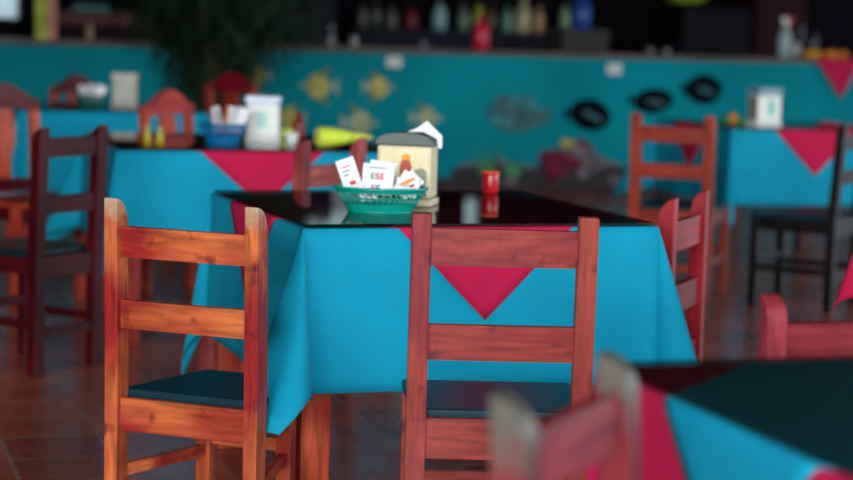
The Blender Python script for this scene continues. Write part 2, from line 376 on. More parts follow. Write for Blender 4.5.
ladder_chair('bright red ladder-back chair seen edge-on at the right of the centre table', 2.455, 5.40, .88, T_M, W=.38, sd=.35, pw=.038, pd=.045, off=4, lean=0, zt=.845, ds=-.03, rails=((.775, .69), (.59, .51)))
ladder_chair('red-brown chair beyond the centre table, one post showing left of the sugar basket', 1.7708, 6.9146, .6964, ((120, 40, 44), (186, 90, 90), None), W=.38, lean=.05, off=6, rails=((.81, .735), (.64, .57)))
ladder_chair('dark maroon ladder-back chair at the far left, facing away', .945, 7.48, .74, T_D, W=.375, sd=.36, lean=.04, seat_mat=plain('dark_seat_vinyl', (8, 34, 42), .35, .2, 8), off=3, rails=((.86, .79), (.65, .585)), apron=(.43, .35), pw=.05)
ladder_chair('orange-red ladder-back chair at the left corner of the right-hand table', 4.058, 9.09, -.6637, T_R, off=8, pw=.05, rails=((.84, .765), (.66, .59)))
ladder_chair('near-black ladder-back chair turned sideways at the right edge', 4.80, 8.72, .75, T_K, off=9, pw=.05)
ladder_chair('blurred nearest chair with grey worn post tops, bottom centre', .936, 2.319, .835+PI, T_F, W=.40, sd=.32, worn=.115, off=5, wc=(84, 80, 72), pd=.045, pw=.044, rails=((.845, .77), (.66, .59)), zt=.895)
ladder_chair('pinkish red chair behind the black-topped near table at lower right', 1.942, 3.45, PI-.02, T_G, W=.39, pw=.04, zt=.826, lean=.04, off=12, rails=((.772, .70), (.60, .53)), worn=0)

def splat_chair(label, x, y, a, tone, sc_=1.0, off=0):
    c1, c2, crestc = tone; nm = 'splat_%d_%d_%d' % (c1[0], c2[0], off)
    wz = wood(nm, c1, c2, None, 'z', off=off); wx = wood('crest_%d_%d' % (crestc[0], off), crestc, tuple(min(255, int(v*1.25)) for v in crestc), None, 'x', off=off)
    t = thing('splat_back_chair', label, 'chair', (x, y, 0), a); t.scale = (sc_, sc_, sc_)
    W = .40; px = .172; lean = .07
    for s in (-1, 1): obj('back_post', post_bm(s*px, .042, .038, .885, lean, False), wz, t)
    for s in (-1, 1): obj('front_leg', B(s*px-.02, s*px+.02, .36, .40, 0, .43, bev=.003), wz, t)
    yy = seg_y(.9, lean)                       # arched crest rail
    top = [(-.19+.38*i/24, .895+.075*(math.cos(PI*(i/12-1))*.5+.5)) for i in range(25)]
    bot = [(.19-.38*i/24, .845+.012*(math.cos(PI*(i/12-1))*.5+.5)) for i in range(25)]
    bm = bmesh.new(); add_prism(bm, top+bot, 'y', yy-.0, yy+.03, bev=.004); obj('crest_rail', bm, wx, t)
    prof = [(.46, .05), (.50, .045), (.56, .035), (.62, .04), (.70, .062), (.78, .066), (.85, .05)]      # vase-shaped splat
    bm = bmesh.new(); ring = []
    for z, hw in prof:
        y0 = seg_y(z, lean)
        ring.append([bm.verts.new(p) for p in ((-hw, y0-.008, z), (hw, y0-.008, z), (hw, y0+.008, z), (-hw, y0+.008, z))])
    for q, r in zip(ring, ring[1:]):
        for k in range(4): bm.faces.new((q[k], q[(k+1) % 4], r[(k+1) % 4], r[k]))
    bm.faces.new(ring[0][::-1]); bm.faces.new(ring[-1])
    obj('splat', bm, wz, t)
    obj('lower_rail', B(-px+.018, px-.018, -.012, .012, .47, .53, bev=.003), wx, t)
    obj('back_apron', B(-px+.018, px-.018, -.011, .011, .37, .43), wx, t)
    obj('front_apron', B(-px+.018, px-.018, .368, .39, .36, .43, bev=.003), wx, t)
    for s in (-1, 1): obj('side_apron', B(s*px-.01, s*px+.01, .018, .362, .37, .43), wx, t)
    for s in (-1, 1): obj('stretcher', B(s*px-.01, s*px+.01, .018, .362, .18, .21), wx, t)
    obj('stretcher', B(-px+.02, px-.02, .37, .39, .23, .26), wx, t)
    obj('seat', B(-.20, .20, .022, .42, .4305, .455, bev=.008), wz, t)
    return t
OR = ((170, 56, 40), (200, 84, 54), (78, 6, 22))
splat_chair('orange splat-back chair with dark red arched crest at far left edge', .925, 9.60, PI+.45, OR, off=1)
splat_chair('orange-red arched splat-back chair behind the left middle table', 1.70, 9.60, PI+.75, ((178, 62, 46), (200, 76, 52), (176, 56, 46)), off=2, sc_=.985)
splat_chair('dark red arched-crest chair behind the sugar packets of the left middle table', 2.50, 12.0, -.95, ((150, 50, 40), (176, 62, 44), (118, 16, 34)), off=3)
splat_chair('dark red arched-crest chair beyond the farthest left table', 1.64, 12.5, PI+.55, ((176, 62, 44), (196, 76, 52), (80, 8, 24)), sc_=.95, off=4)

# ------------------------------------------------------------------ tables and cloths
ZT = .787
blue = cloth('turquoise_cloth', (4, 150, 184)); crim = cloth('crimson_cloth', (188, 24, 74))
def side_off(s, t, seed, amp):       # how far a hanging side stands off, s along the edge, t downwards in metres
    return .004+.035*t+amp*t*(math.sin(9*s+seed)+.5*math.sin(21*s+2*seed))
def base_cloth(drop, z, seed=0, amp=.02, cone=.30, half=.505, skew=(0, 0, 0, 0)):
    bm = bmesh.new(); NT = 12; NS = 28; NC = 15
    cols = []                        # columns of vertices around the perimeter
    dirs = [((1, 0), (0, -1)), ((0, 1), (1, 0)), ((-1, 0), (0, 1)), ((0, -1), (-1, 0))]   # (along, outward)
    corners = [(-half, -half), (half, -half), (half, half), (-half, half)]
    for k in range(4):
        al, ou = dirs[k]; c0 = corners[k]
        for i in range(NS):
            u = (i)/(NS-1); s = u*2*half; px, py = c0[0]+al[0]*s, c0[1]+al[1]*s; col = []
            fade = min(1, u/.15, (1-u)/.15)
            for j in range(NT+1):
                t = drop*j/NT; o = side_off(s+k*1.7, t, seed, amp*fade)
                col.append((px+ou[0]*o, py+ou[1]*o, z-t))
            cols.append(col)
        c1 = corners[(k+1) % 4]; ou2 = dirs[(k+1) % 4][1]
        cn = cone if not isinstance(cone, (list, tuple)) else cone[(k+1) % 4]
        for i in range(1, NC):
            th = PI/2*i/NC; rmax = drop/max(math.cos(th), math.sin(th))
            tw = th+skew[(k+1) % 4]*math.sin(2*th)
            d = (ou[0]*math.cos(tw)+ou2[0]*math.sin(tw), ou[1]*math.cos(tw)+ou2[1]*math.sin(tw)); col = []
            kk = .045+cn*math.sin(2*th)**1.5*(1+.15*math.sin(6*th+seed))
            for j in range(NT+1):
                r = rmax*j/NT; o = .004+r*kk
                col.append((c1[0]+d[0]*o, c1[1]+d[1]*o, z-r*math.sqrt(max(.62, 1-kk*kk))))
            cols.append(col)
    V = [[bm.verts.new(p) for p in c] for c in cols]
    n = len(V)
    for i in range(n):
        a, b2 = V[i], V[(i+1) % n]
        for j in range(NT): f = bm.faces.new((a[j], a[j+1], b2[j+1], b2[j])); f.smooth = True
    bm.faces.new([c[0] for c in V])
    bmesh.ops.remove_doubles(bm, verts=bm.verts, dist=.0008)
    return bm
def overlay(z, seed=0, amp=.02, half=.507, r=.755, lift=.006):
    """square napkin laid on the diagonal: flat middle, four hanging triangles"""
    bm = bmesh.new(); e = r-half; N = 12
    octo = [(-e, -half), (e, -half), (half, -e), (half, e), (e, half), (-e, half), (-half, e), (-half, -e)]
    ov = [bm.verts.new((p[0], p[1], z)) for p in octo]; bm.faces.new(ov)
    dirs = [((1, 0), (0, -1)), ((0, 1), (1, 0)), ((-1, 0), (0, 1)), ((0, -1), (-1, 0))]
    for k in range(4):
        al, ou = dirs[k]; rows = []
        for j in range(N+1):
            t = e*j/N; hw = e-t; row = []; cnt = N-j
            for i in range(cnt+1):
                s = -hw+(2*hw*i/cnt if cnt else 0)
                o = side_off(s+half+k*1.7, t, seed, amp)+(lift if j else lift*.5)
                cx, cy = ou[0]*(half-.002), ou[1]*(half-.002)
                row.append(bm.verts.new((cx+al[0]*s+ou[0]*o, cy+al[1]*s+ou[1]*o, z-t)))
            rows.append(row)
        for a, b2 in zip(rows, rows[1:]):
            for i in range(len(b2)):
                bm.faces.new((a[i], a[i+1], b2[i])).smooth = True
                if i+1 < len(b2): bm.faces.new((a[i+1], b2[i+1], b2[i])).smooth = True
        bm.faces.new([ov[2*k]]+rows[0]+[ov[2*k+1]]) if 0 else None
        a0, a1 = ov[2*k], ov[2*k+1]
        bm.faces.new([a0]+rows[0]+[a1])
    return bm
def solid(o, th):
    md = o.modifiers.new('thickness', 'SOLIDIFY'); md.thickness = th; md.offset = 0; return o
def table(x0, y0, rot, name_l, drop=.43, amp=.02, seed=0, cone=.3, base=None, over=None, top_lbl='', tone=T_L, glass=True, cl=None, ol=None, gl=None, sx_=1.0, r_=.755, skew=(0, 0, 0, 0)):
    """x0,y0: front-left corner; the table runs 1 m to the right and 1 m back"""
    c, s = math.cos(rot), math.sin(rot); cx, cy = x0+.5*sx_*c-.5*s, y0+.5*sx_*s+.5*c
    t = thing('dining_table', name_l, 'table', (cx, cy, 0), rot); t.scale = (sx_, 1, 1)
    wz = wood('table_wood%d' % seed, tone[0], tone[1], None, 'z', off=seed); wx = wood('table_wood%d' % seed, tone[0], tone[1], None, 'x', off=seed)
    obj('tabletop', B(-.497, .497, -.497, .497, .745, .772, bev=.004), wx, t)
    for sx in (-1, 1):
        for sy in (-1, 1): obj('leg', B(sx*.455-.04, sx*.455+.04, sy*.455-.04, sy*.455+.04, 0, .745, bev=.004), wz, t)
    for sy in (-1, 1): obj('apron', B(-.415, .415, sy*.455-.012, sy*.455+.012, .66, .745), wx, t)
    for sx in (-1, 1): obj('apron', B(sx*.455-.012, sx*.455+.012, -.415, .415, .66, .745), wx, t)
    o = obj('tablecloth', base_cloth(drop, .7745, seed, amp, cone, skew=skew), base or blue, loc=(cx, cy, 0), rotz=rot)
    o.scale = (sx_, 1, 1); tag(solid(o, .0016), cl, 'tablecloth')
    if ol:
        o = obj('table_overlay', overlay(.7765, seed, amp, r=r_), over or crim, loc=(cx, cy, 0), rotz=rot)
        o.scale = (sx_, 1, 1); tag(solid(o, .0016), ol, 'tablecloth')
    if glass:
        o = obj('glass_top', B(-.5, .5, -.5, .5, .778, .7865, bev=.002), dark_glass(), loc=(cx, cy, 0), rotz=rot)
        o.scale = (sx_, 1, 1); tag(o, gl, 'glass top')
    return t
table(1.2604, 5.1246, .0409, 'centre dining table with orange-brown legs under a turquoise cloth', seed=1, cone=(.70, .28, .3, .12), skew=(.34, 0, 0, 0), amp=.016,
      tone=((150, 46, 30), (206, 96, 62), None),
      cl='large turquoise cloth over the centre table behind the sharp chairs', ol='crimson overlay whose point hangs at the front of the centre table',
      gl='dark glass sheet on the centre table under the sugar basket')
table(1.2076, 7.9991, -.008, 'dining table left of middle, partly behind the worn orange-brown chair', seed=2, amp=.02, sx_=1.15, r_=.725, cone=(.12, .3, .3, .3), drop=.41, tone=((140, 44, 34), (176, 70, 50), None),
      cl='turquoise cloth on the left middle table, second from the front', ol='crimson overlay on the left middle table with the white napkin holder',
      gl='dark glass sheet on the left middle table')
table(4.846, 10.097, -.003, 'dining table at the right beyond the orange-red chair', seed=3, amp=.03, skew=(.38, 0, 0, 0), cone=(.3, .4, .4, .4), tone=((60, 18, 24), (84, 26, 30), None), drop=.41,
      cl='turquoise cloth on the right-hand table with a drooping left corner', ol='crimson overlay pointing down at the front of the right-hand table',
      gl='dark glass sheet on the right-hand table')
table(1.14, 10.98, 0, 'farthest left dining table, near the potted palm', seed=4, tone=((140, 44, 34), (176, 70, 50), None),
      cl='turquoise cloth on the farthest left table below the grey napkin holder', gl='dark glass sheet on the farthest left table')
table(1.248, 2.0185, .0064, 'nearest dining table at the lower right corner', seed=5, amp=.012, drop=.31, r_=.745, cone=(.1, .2, .2, .0), base=crim, over=blue, tone=((120, 30, 40), (150, 44, 50), None),
      cl='crimson base cloth on the nearest table at the lower right', ol='turquoise overlay hanging over the crimson cloth of the nearest table',
      gl='nearly black glass sheet on the nearest table at the lower right')
table(2.975, 4.27, .0, 'dining table just past the right edge, hung with a short red cloth', seed=6, drop=.22, amp=.03, cone=.28, base=crim, over=blue, tone=T_D,
      cl='short crimson cloth corner peeking in at the right edge', ol='turquoise overlay on the table just past the right edge', gl='dark glass sheet on the table just past the right edge')

# ------------------------------------------------------------------ napkin holders
cream = plain('cream_plastic', (226, 214, 178), .4, .05); offw = plain('white_plastic', (232, 238, 234), .4, .04)
lidm = plain('grey_green_lid', (72, 84, 82), .35, .1); whitep = plain('white_paper', (236, 238, 244), .8, .03)
def dome(bm, w_, d, z0, z1, bow, mi=0):
    pts = [(-w_/2, z0), (w_/2, z0)]+[(w_/2*math.cos(PI*i/14), z1+bow*math.sin(PI*i/14)) for i in range(15)]
    add_prism(bm, pts, 'y', -d/2, d/2, mi, bev=.004)
def holder(label, x, y, rot, body, lid, domed=True, group=None, sc_=1, z=ZT):
    t = thing('napkin_holder', label, 'napkin holder', (x, y, z), rot, group); t.scale = (sc_,)*3
    obj('base', B(-.082, .082, -.056, .056, 0, .02, bev=.004), body, t)
    obj('body', B(-.077, .077, -.05, .05, .022, .168, bev=.006), body, t)
    bm = bmesh.new()
    if domed: dome(bm, .168, .116, .168, .178, .026)
    else: add_box(bm, -.083, .083, -.057, .057, .178, .212, bev=.006); add_box(bm, -.07, .07, -.045, .045, .168, .178)
    obj('lid', bm, lid, t, label='dark grey-green lid' if domed else 'flat pale lid')
    return t
h = holder('cream napkin holder with dark domed lid on the centre table behind the sugar basket', 1.697, 5.675, -.50, cream, lidm, sc_=1.03)
obj('front_panel', B(-.066, .066, -.054, -.0502, .03, .158, bev=.001), plain('panel_cream', (240, 226, 182), .5, .04), h)
bm = bmesh.new()        # printed picture: a red bottle shape with orange cap over a blue and grey ground
add_prism(bm, [(-.066, .03), (-.02, .03), (-.02, .10), (-.035, .112), (-.055, .105), (-.066, .09)], 'y', -.0552, -.054, 1)
add_prism(bm, [(.03, .03), (.066, .03), (.066, .10), (.05, .108), (.03, .10)], 'y', -.0552, -.054, 1)
add_prism(bm, [(-.012, .08), (.028, .08), (.062, .055), (.066, .03), (-.012, .03)], 'y', -.0562, -.0552, 2)
add_prism(bm, [(-.008, .07), (.022, .07), (.024, .11), (.018, .128), (-.004, .128), (-.01, .11)], 'y', -.0572, -.0562, 0)
add_prism(bm, [(-.004, .128), (.018, .128), (.021, .14), (.007, .147), (-.006, .14)], 'y', -.0572, -.0542, 3)
obj('printed_picture', bm, [plain('print_red', (196, 84, 62), .5), plain('print_grey', (150, 156, 140), .5), plain('print_blue', (20, 82, 160), .5), plain('print_orange', (240, 160, 50), .5)], h)
bm = bmesh.new()
add_prism(bm, [(.004, .212), (.034, .226), (.060, .246), (.106, .204), (.106, .168), (.096, .168), (.092, .196), (.06, .214)], 'y', -.030, -.026)
add_prism(bm, [(.010, .214), (.050, .236), (.098, .200), (.100, .172), (.092, .174), (.088, .194), (.05, .212)], 'y', -.020, -.015)
o = tag(obj('paper_napkin', bm, whitep, loc=(1.697, 5.675, ZT), rotz=-.5), 'folded white paper napkins poking up from the cream napkin holder', 'napkin')
h = holder('white napkin holder with pale flat lid on the left middle table', 1.905, 8.53, -.3, offw, plain('pale_blue_lid', (214, 224, 246), .4), False, sc_=.9)
obj('front_print', B(-.028, .02, -.0525, -.0502, .06, .14), plain('print_pale_teal', (176, 220, 220), .5), h)
h = holder('white napkin holder turned to show a grey side on the right-hand table', 5.135, 10.30, .18, offw, plain('grey_blue_lid', (120, 158, 176), .4), False)
obj('front_print', B(-.01, .03, -.0525, -.0502, .06, .15), plain('print_teal', (120, 200, 190), .5), h)
obj('side_panel', B(-.0795, -.0772, -.04, .04, .03, .16), plain('side_grey', (132, 134, 120), .5), h)
h = holder('greyish napkin holder on the farthest left table', 1.765, 11.45, -.3, plain('grey_white_plastic', (176, 178, 166), .5), plain('grey_lid', (196, 190, 182), .5), False, sc_=.86)

# ------------------------------------------------------------------ sugar basket on the centre table
tealp = plain('teal_plastic', (4, 154, 140), .3, .06)
def basket(label, x, y, rot, mat, rx=.128, ry=.085, hgt=.062, z=ZT):
    t = thing('plastic_basket', label, 'basket', (x, y, z), rot)
    n = 40; bm = bmesh.new()
    def pt(i, u, o=0): r = .70+.30*u; a = 2*PI*i/n; return ((rx*r+o)*math.cos(a), (ry*r+o)*math.sin(a), .004+hgt*u)
    def band(u0, u1, ir=0):
        a = [bm.verts.new(pt(i, u0)) for i in range(n)]; b2 = [bm.verts.new(pt(i, u1)) for i in range(n)]
        c = [bm.verts.new(pt(i, u1, -.003)) for i in range(n)]; d = [bm.verts.new(pt(i, u0, -.003)) for i in range(n)]
        for i in range(n):
            j = (i+1) % n
            for q, r in ((a, b2), (b2, c), (c, d), (d, a)): bm.faces.new((q[i], q[j], r[j], r[i]))
    band(.0, .34); band(.56, .64); band(.84, 1.0)
    for i in range(n):                   # slanting ribs that leave diamond holes
        for u0, u1, di in ((.34, .56, 1), (.56, .84, -1)):
            p0, p1 = Vector(pt(i, u0, -.0015)), Vector(pt(i+di*.8, u1, -.0015)); add_tube(bm, [p0, p1], .0022, n=4)
    bm.faces.new([bm.verts.new((rx*.69*math.cos(2*PI*i/n), ry*.69*math.sin(2*PI*i/n), .005)) for i in range(n)])
    obj('basket_wall', bm, mat, t)
    bm = bmesh.new(); add_tube(bm, [((rx+.001)*math.cos(2*PI*i/n), (ry+.001)*math.sin(2*PI*i/n), hgt+.006) for i in range(n+1)], .0045, n=6)
    obj('rim', bm, mat, t)
    bm = bmesh.new(); add_lathe(bm, [(.066/ .09*.09, 0), (.09, .0), (.09, .006), (.066, .006)], sx=rx*.7/.09, sy=ry*.7/.09, n=32, cap=False)
    obj('foot_ring', bm, mat, t)
    return t
basket('oval teal plastic basket of sugar packets on the centre table', 1.553, 5.446, -.28, tealp)
RED = plain('ink_red', (214, 40, 60), .6); GRN = plain('ink_green', (20, 140, 70), .6); BLU = plain('ink_blue', (30, 80, 160), .6); ORG = plain('ink_orange', (240, 150, 60), .6)
def letters(bm, word, cx, cz, h, mis, y):
    wd = h*.62; st = h*.2; x = cx-len(word)*wd*1.25/2
    def bx(x0, x1, z0, z1, mi): add_box(bm, x0, x1, y, y+.0006, z0, z1, mi=mi)
    for ch, mi in zip(word, mis):
        z = cz-h/2; m_ = z+h/2-st/2
        for zz in (z, m_, z+h-st): bx(x, x+wd, zz, zz+st, mi)
        if ch == 'E': bx(x, x+st, z, z+h, mi)
        if ch == 'S': bx(x, x+st, m_, z+h, mi); bx(x+wd-st, x+wd, z, m_+st, mi)
        x += wd*1.25
def packet(label, x, y, z, rz, tilt, lean, w_, h_, kind):
    bm = bmesh.new(); nx, nz = 6, 6; f_ = []; b_ = []
    for j in range(nz+1):
        for i in range(nx+1):
            u, v = i/nx*2-1, j/nz*2-1; p = .003*(1-u**4)*(1-v**4)+.0004
            f_.append(bm.verts.new((u*w_/2, -p, v*h_/2+h_/2))); b_.append(bm.verts.new((u*w_/2, p, v*h_/2+h_/2)))
    for j in range(nz):
        for i in range(nx):
            k = j*(nx+1)+i
            bm.faces.new((f_[k], f_[k+1], f_[k+nx+2], f_[k+nx+1])); bm.faces.new((b_[k+nx+1], b_[k+nx+2], b_[k+1], b_[k]))
    t = obj('sugar_packet', bm, whitep, loc=(x, y, z), smooth=True)
    t.rotation_euler = (lean, tilt, rz); tag(t, label, 'sugar packet', 'sugar packets in the teal basket')
    bm = bmesh.new()
    if kind == 0:
        letters(bm, 'ESE', 0, h_*.6, h_*.2, (1, 0, 0), -.0044)
        letters(bm, 'SE', -.003, h_*.22, h_*.2, (0, 2), -.0044)
        add_box(bm, -w_*.3, w_*.25, -.0036, -.003, h_*.86, h_*.89, mi=2)
    elif kind == 1:
        for q in range(3): add_box(bm, -w_*.3, w_*.2-q*.006, -.0042, -.0036, h_*(.75-.12*q), h_*(.78-.12*q), mi=2 if q else 0)
        add_box(bm, -w_*.1, w_*.2, -.0044, -.0038, h_*.2, h_*.32, mi=0)
    else:
        add_prism(bm, [(-w_*.42, h_*.3), (w_*.1, h_*.9), (w_*.3, h_*.9), (-w_*.2, h_*.2)], 'y', -.0044, -.0036, 3)
        add_prism(bm, [(-w_*.1, h_*.2), (w_*.35, h_*.75), (w_*.42, h_*.6), (w_*.1, h_*.15)], 'y', -.0044, -.0036, 0 if kind == 2 else 2)
    obj('printing', bm, [RED, GRN, BLU, ORG], t)
bz = ZT+.055
packet('white sugar packet leaning left at the left end of the teal basket', 1.487, 5.475, bz, -.25, -.35, -.05, .052, .095, 1)
packet('white sugar packet printed in green and red, facing front in the teal basket', 1.537, 5.43, bz-.006, -.27, .05, -.08, .086, .086, 0)
packet('white sugar packet standing behind the green and red printed one', 1.552, 5.462, bz-.004, -.2, .14, .05, .075, .090, 1)
packet('small sugar packet with an orange stripe near the right end of the teal basket', 1.597, 5.415, bz-.006, -.3, .55, -.15, .050, .070, 2)
packet('sugar packet with a blue stripe at the right rim of the teal basket', 1.612, 5.44, bz, -.3, .75, -.05, .05, .065, 3)
packet('sugar packet lying low in the right half of the teal basket', 1.610, 5.40, bz-.006, -.25, .25, -.5, .065, .05, 1)
packet('sugar packet half buried at the left front of the teal basket', 1.515, 5.425, bz-.022, -.25, -.12, -.35, .05, .055, 1)

# ------------------------------------------------------------------ other things on the tables
def lathe_thing(name, label, cat, x, y, z, prof, mat, group=None, parts=(), rot=None):
    bm = bmesh.new(); add_lathe(bm, prof, n=20)
    if parts:
        t = thing(name, label, cat, (x, y, z), 0, group); obj('body', bm, mat, t)
        for pn, pp, pm in parts:
            bm = bmesh.new(); add_lathe(bm, pp, n=20); obj(pn, bm, pm, t)
        if rot: t.rotation_euler = rot
        return t
    o = obj(name, bm, mat, loc=(x, y, z)); tag(o, label, cat, group)
    if rot: o.rotation_euler = rot
    return o
candle_red = plain('red_glass', (186, 26, 34), .25, .15, 10)
lathe_thing('candle_holder', 'small red cylindrical candle holder at the back edge of the centre table', 'candle holder', 2.075, 6.03, ZT,
            [(.022, 0), (.026, .006), (.027, .06), (.025, .064)], candle_red, parts=[('rim', [(.0275, .064), (.0285, .067), (.0275, .07), (.02, .071)], plain('orange_rim', (240, 90, 60), .3))])
wd = plain('ketchup_red', (120, 12, 22), .35)
lathe_thing('sauce_bottle', 'dark red sauce bottle behind the chair post on the left middle table', 'bottle', 2.078, 8.60, ZT,
            [(.022, 0), (.025, .01), (.025, .06), (.022, .078), (.012, .09), (.012, .098)], wd, parts=[('cap', [(.014, .098), (.014, .112), (.006, .118)], wd)])
lime = plain('lime_plastic', (216, 236, 70), .4, .05)
t = thing('squeeze_bottle', 'lime yellow squeeze bottle lying on its side on the left middle table', 'bottle', (2.045, 8.14, ZT+.0415), 0)
t.rotation_euler = (0, PI/2, .1)
bm = bmesh.new(); add_lathe(bm, [(.036, 0), (.041, .01), (.039, .06), (.030, .11), (.02, .16)], n=24); obj('body', bm, lime, t)
bm = bmesh.new(); add_lathe(bm, [(.02, .161), (.014, .19), (.008, .225), (.004, .245)], n=16); obj('nozzle', bm, lime, t)
tag(obj('sponge', B(-.05, .05, -.03, .03, 0, .045, bev=.008), lime, loc=(2.03, 8.72, ZT), rotz=-.2), 'lime yellow sponge behind the white napkin holder', 'sponge')
lathe_thing('cup', 'small white cup at the foot of the white napkin holder', 'cup', 1.972, 8.28, ZT, [(.018, 0), (.024, .012), (.029, .05), (.026, .05), (.02, .012)], offw)
yg = plain('mustard_glass', (170, 160, 30), .3)
for i, (x, y) in enumerate(((1.365, 8.26), (1.405, 8.19))):
    lathe_thing('condiment_bottle', ('yellow-green condiment bottle near the left corner of the left middle table, outer of the pair', 'yellow-green condiment bottle near the left corner of the left middle table, inner of the pair')[i], 'bottle', x, y, ZT,
                [(.013, 0), (.016, .005), (.016, .04), (.009, .055), (.009, .062)], yg, 'condiment bottles', parts=[('cap', [(.011, .062), (.011, .072)], plain('cap_cream', (180, 180, 120), .4))])
bluep = plain('blue_plastic', (14, 112, 170), .35)
basket('round blue basket of white packets on the left middle table', 1.70, 8.37, 0, bluep, rx=.098, ry=.085, hgt=.07)
for i in range(6):
    a = i*1.05; bm = bmesh.new(); add_box(bm, -.022, .022, -.004, .004, 0, .11, bev=.003)
    o = obj('paper_packet', bm, whitep if i != 4 else plain('packet_orange', (220, 120, 60), .5), loc=(1.715+.038*math.cos(a), 8.37+.03*math.sin(a), ZT+.04))
    o.rotation_euler = (-.2*math.sin(a), .35*math.cos(a), .3*i)
    tag(o, ('white packet at the right side of the blue basket', 'white packet at the back right of the blue basket', 'white packet at the back left of the blue basket', 'white packet at the left side of the blue basket', 'orange packet standing in the blue basket among white ones', 'white packet at the front of the blue basket')[i], 'packet', 'white packets in the blue basket')
grb = plain('green_basket_plastic', (10, 96, 84), .4)
basket('dark green basket of white packets on the farthest left table', 1.555, 11.33, 0, grb, rx=.09, ry=.08, hgt=.055)
for i in range(5):
    a = i*1.25; bm = bmesh.new(); add_box(bm, -.024, .024, -.004, .004, 0, .085, bev=.003)
    o = obj('paper_packet', bm, whitep, loc=(1.555+.035*math.cos(a), 11.33+.03*math.sin(a), ZT+.035)); o.rotation_euler = (-.2*math.sin(a), .4*math.cos(a), .4*i)
    tag(o, ('white packet at the right of the dark green basket', 'white packet at the back of the dark green basket', 'white packet at the left of the dark green basket', 'white packet at the front left of the dark green basket', 'white packet at the front right of the dark green basket')[i], 'packet', 'white packets in the green basket')
for x, y, r, c, nm, lb in ((4.985, 10.38, .032, (226, 140, 30), 'orange_fruit', 'orange fruit beside the napkin holder on the right-hand table'),
                       (4.93, 10.36, .027, (30, 120, 60), 'lime_fruit', 'green lime left of the orange on the right-hand table'),
                       (4.995, 10.30, .024, (60, 130, 50), 'lime_fruit', 'small green lime in front of the orange on the right-hand table')):
    n = 10; prof = [(max(.002, r*math.sin(PI*k/n)), r-r*math.cos(PI*k/n)) for k in range(n+1)]
    bm = bmesh.new(); add_lathe(bm, prof, n=16); add_lathe(bm, [(.003, 2*r-.002), (.004, 2*r+.003)], n=8)
    tag(obj(nm, bm, plain(nm+str(r), c, .45), loc=(x, y, ZT)), lb, 'fruit')

# ------------------------------------------------------------------ potted palm
P = thing('potted_palm', 'tall dark green potted palm in front of the bar at the left', 'potted plant', (2.66, 13.55, 0))
bm = bmesh.new(); add_lathe(bm, [(.13, 0), (.16, .02), (.21, .36), (.225, .36), (.225, .40), (.20, .40), (.19, .35)], n=28, cap=False)
obj('pot', bm, plain('clay_pot', (120, 60, 40), .7), P)
bm = bmesh.new(); add_lathe(bm, [(.001, .34), (.195, .35)], n=24, cap=False); obj('soil', bm, plain('soil', (30, 20, 14), .9), P)
gm, nt, b = newmat('palm_leaf'); rp, _, _ = noise_mix(nt, lin((6, 28, 14)), lin((20, 58, 26)), 4, detail=3)
nt.links.new(rp.outputs[0], b.inputs['Base Color']); b.inputs['Roughness'].default_value = .6
rnd = random.Random(11); stems = bmesh.new(); leaves = bmesh.new()
for k in range(64):
    az = rnd.uniform(0, 2*PI); reach = rnd.uniform(.10, .62); top = rnd.uniform(1.15, 2.35)
    pts = []
    for i in range(13):
        u = i/12; r = .05+reach*u**1.6; z = .36+top*(1.25*u-.35*u**3)*.9
        pts.append(Vector((r*math.cos(az), r*math.sin(az), z)))
    add_tube(stems, pts, [.011*(1-.75*i/12) for i in range(13)], n=5)
    for i in range(3, 13):
        for sub in (0, .5):
            if i == 12 and sub: continue
            p = pts[i].lerp(pts[min(12, i+1)], sub); tdir = (pts[min(12, i+1)]-pts[i-1]).normalized()
            side = tdir.cross(Vector((0, 0, 1))).normalized() if abs(tdir.z) < .99 else Vector((1, 0, 0))
            for sg in (-1, 1):
                L = rnd.uniform(.26, .46)*(1-.35*abs((i-8)/8)); d = (side*sg*.8+tdir*.5+Vector((0, 0, -.15))).normalized()
                wv = .013; nn = d.cross(Vector((0, 0, 1))).normalized()*wv
                q1 = p+d*L*.45+Vector((0, 0, -.02)); q2 = p+d*L*.8+Vector((0, 0, -.13*L/.3)); q3 = p+d*L+Vector((0, 0, -.24*L/.3))
                v = [leaves.verts.new(x) for x in (p, q1-nn, q1+nn, q2-nn*.7, q2+nn*.7, q3)]
                leaves.faces.new((v[0], v[1], v[2])); leaves.faces.new((v[1], v[3], v[4], v[2])); leaves.faces.new((v[3], v[5], v[4]))
obj('stem', stems, plain('palm_stem', (52, 58, 28), .6), P); obj('foliage', leaves, gm, P)

# ------------------------------------------------------------------ behind and on the bar
def bp(x, yoff=.25): return 15.36-.0362*x+yoff
CT = 1.086
# column standing on the counter
PX = 1.775
t = thing('painted_pillar', 'slim pillar painted yellow-green and pink, standing on the bar at far left', 'pillar', (PX, bp(PX, .1), CT), -.0362)
obj('pillar_shaft', B(-.075, .005, -.06, .06, 0, 2.1), plain('pillar_yellow', (176, 190, 50), .6, .3, 9), t)
obj('pillar_side', B(.005, .075, -.06, .06, 0, 2.1), plain('pillar_pink', (196, 130, 116), .6, .2, 9), t)
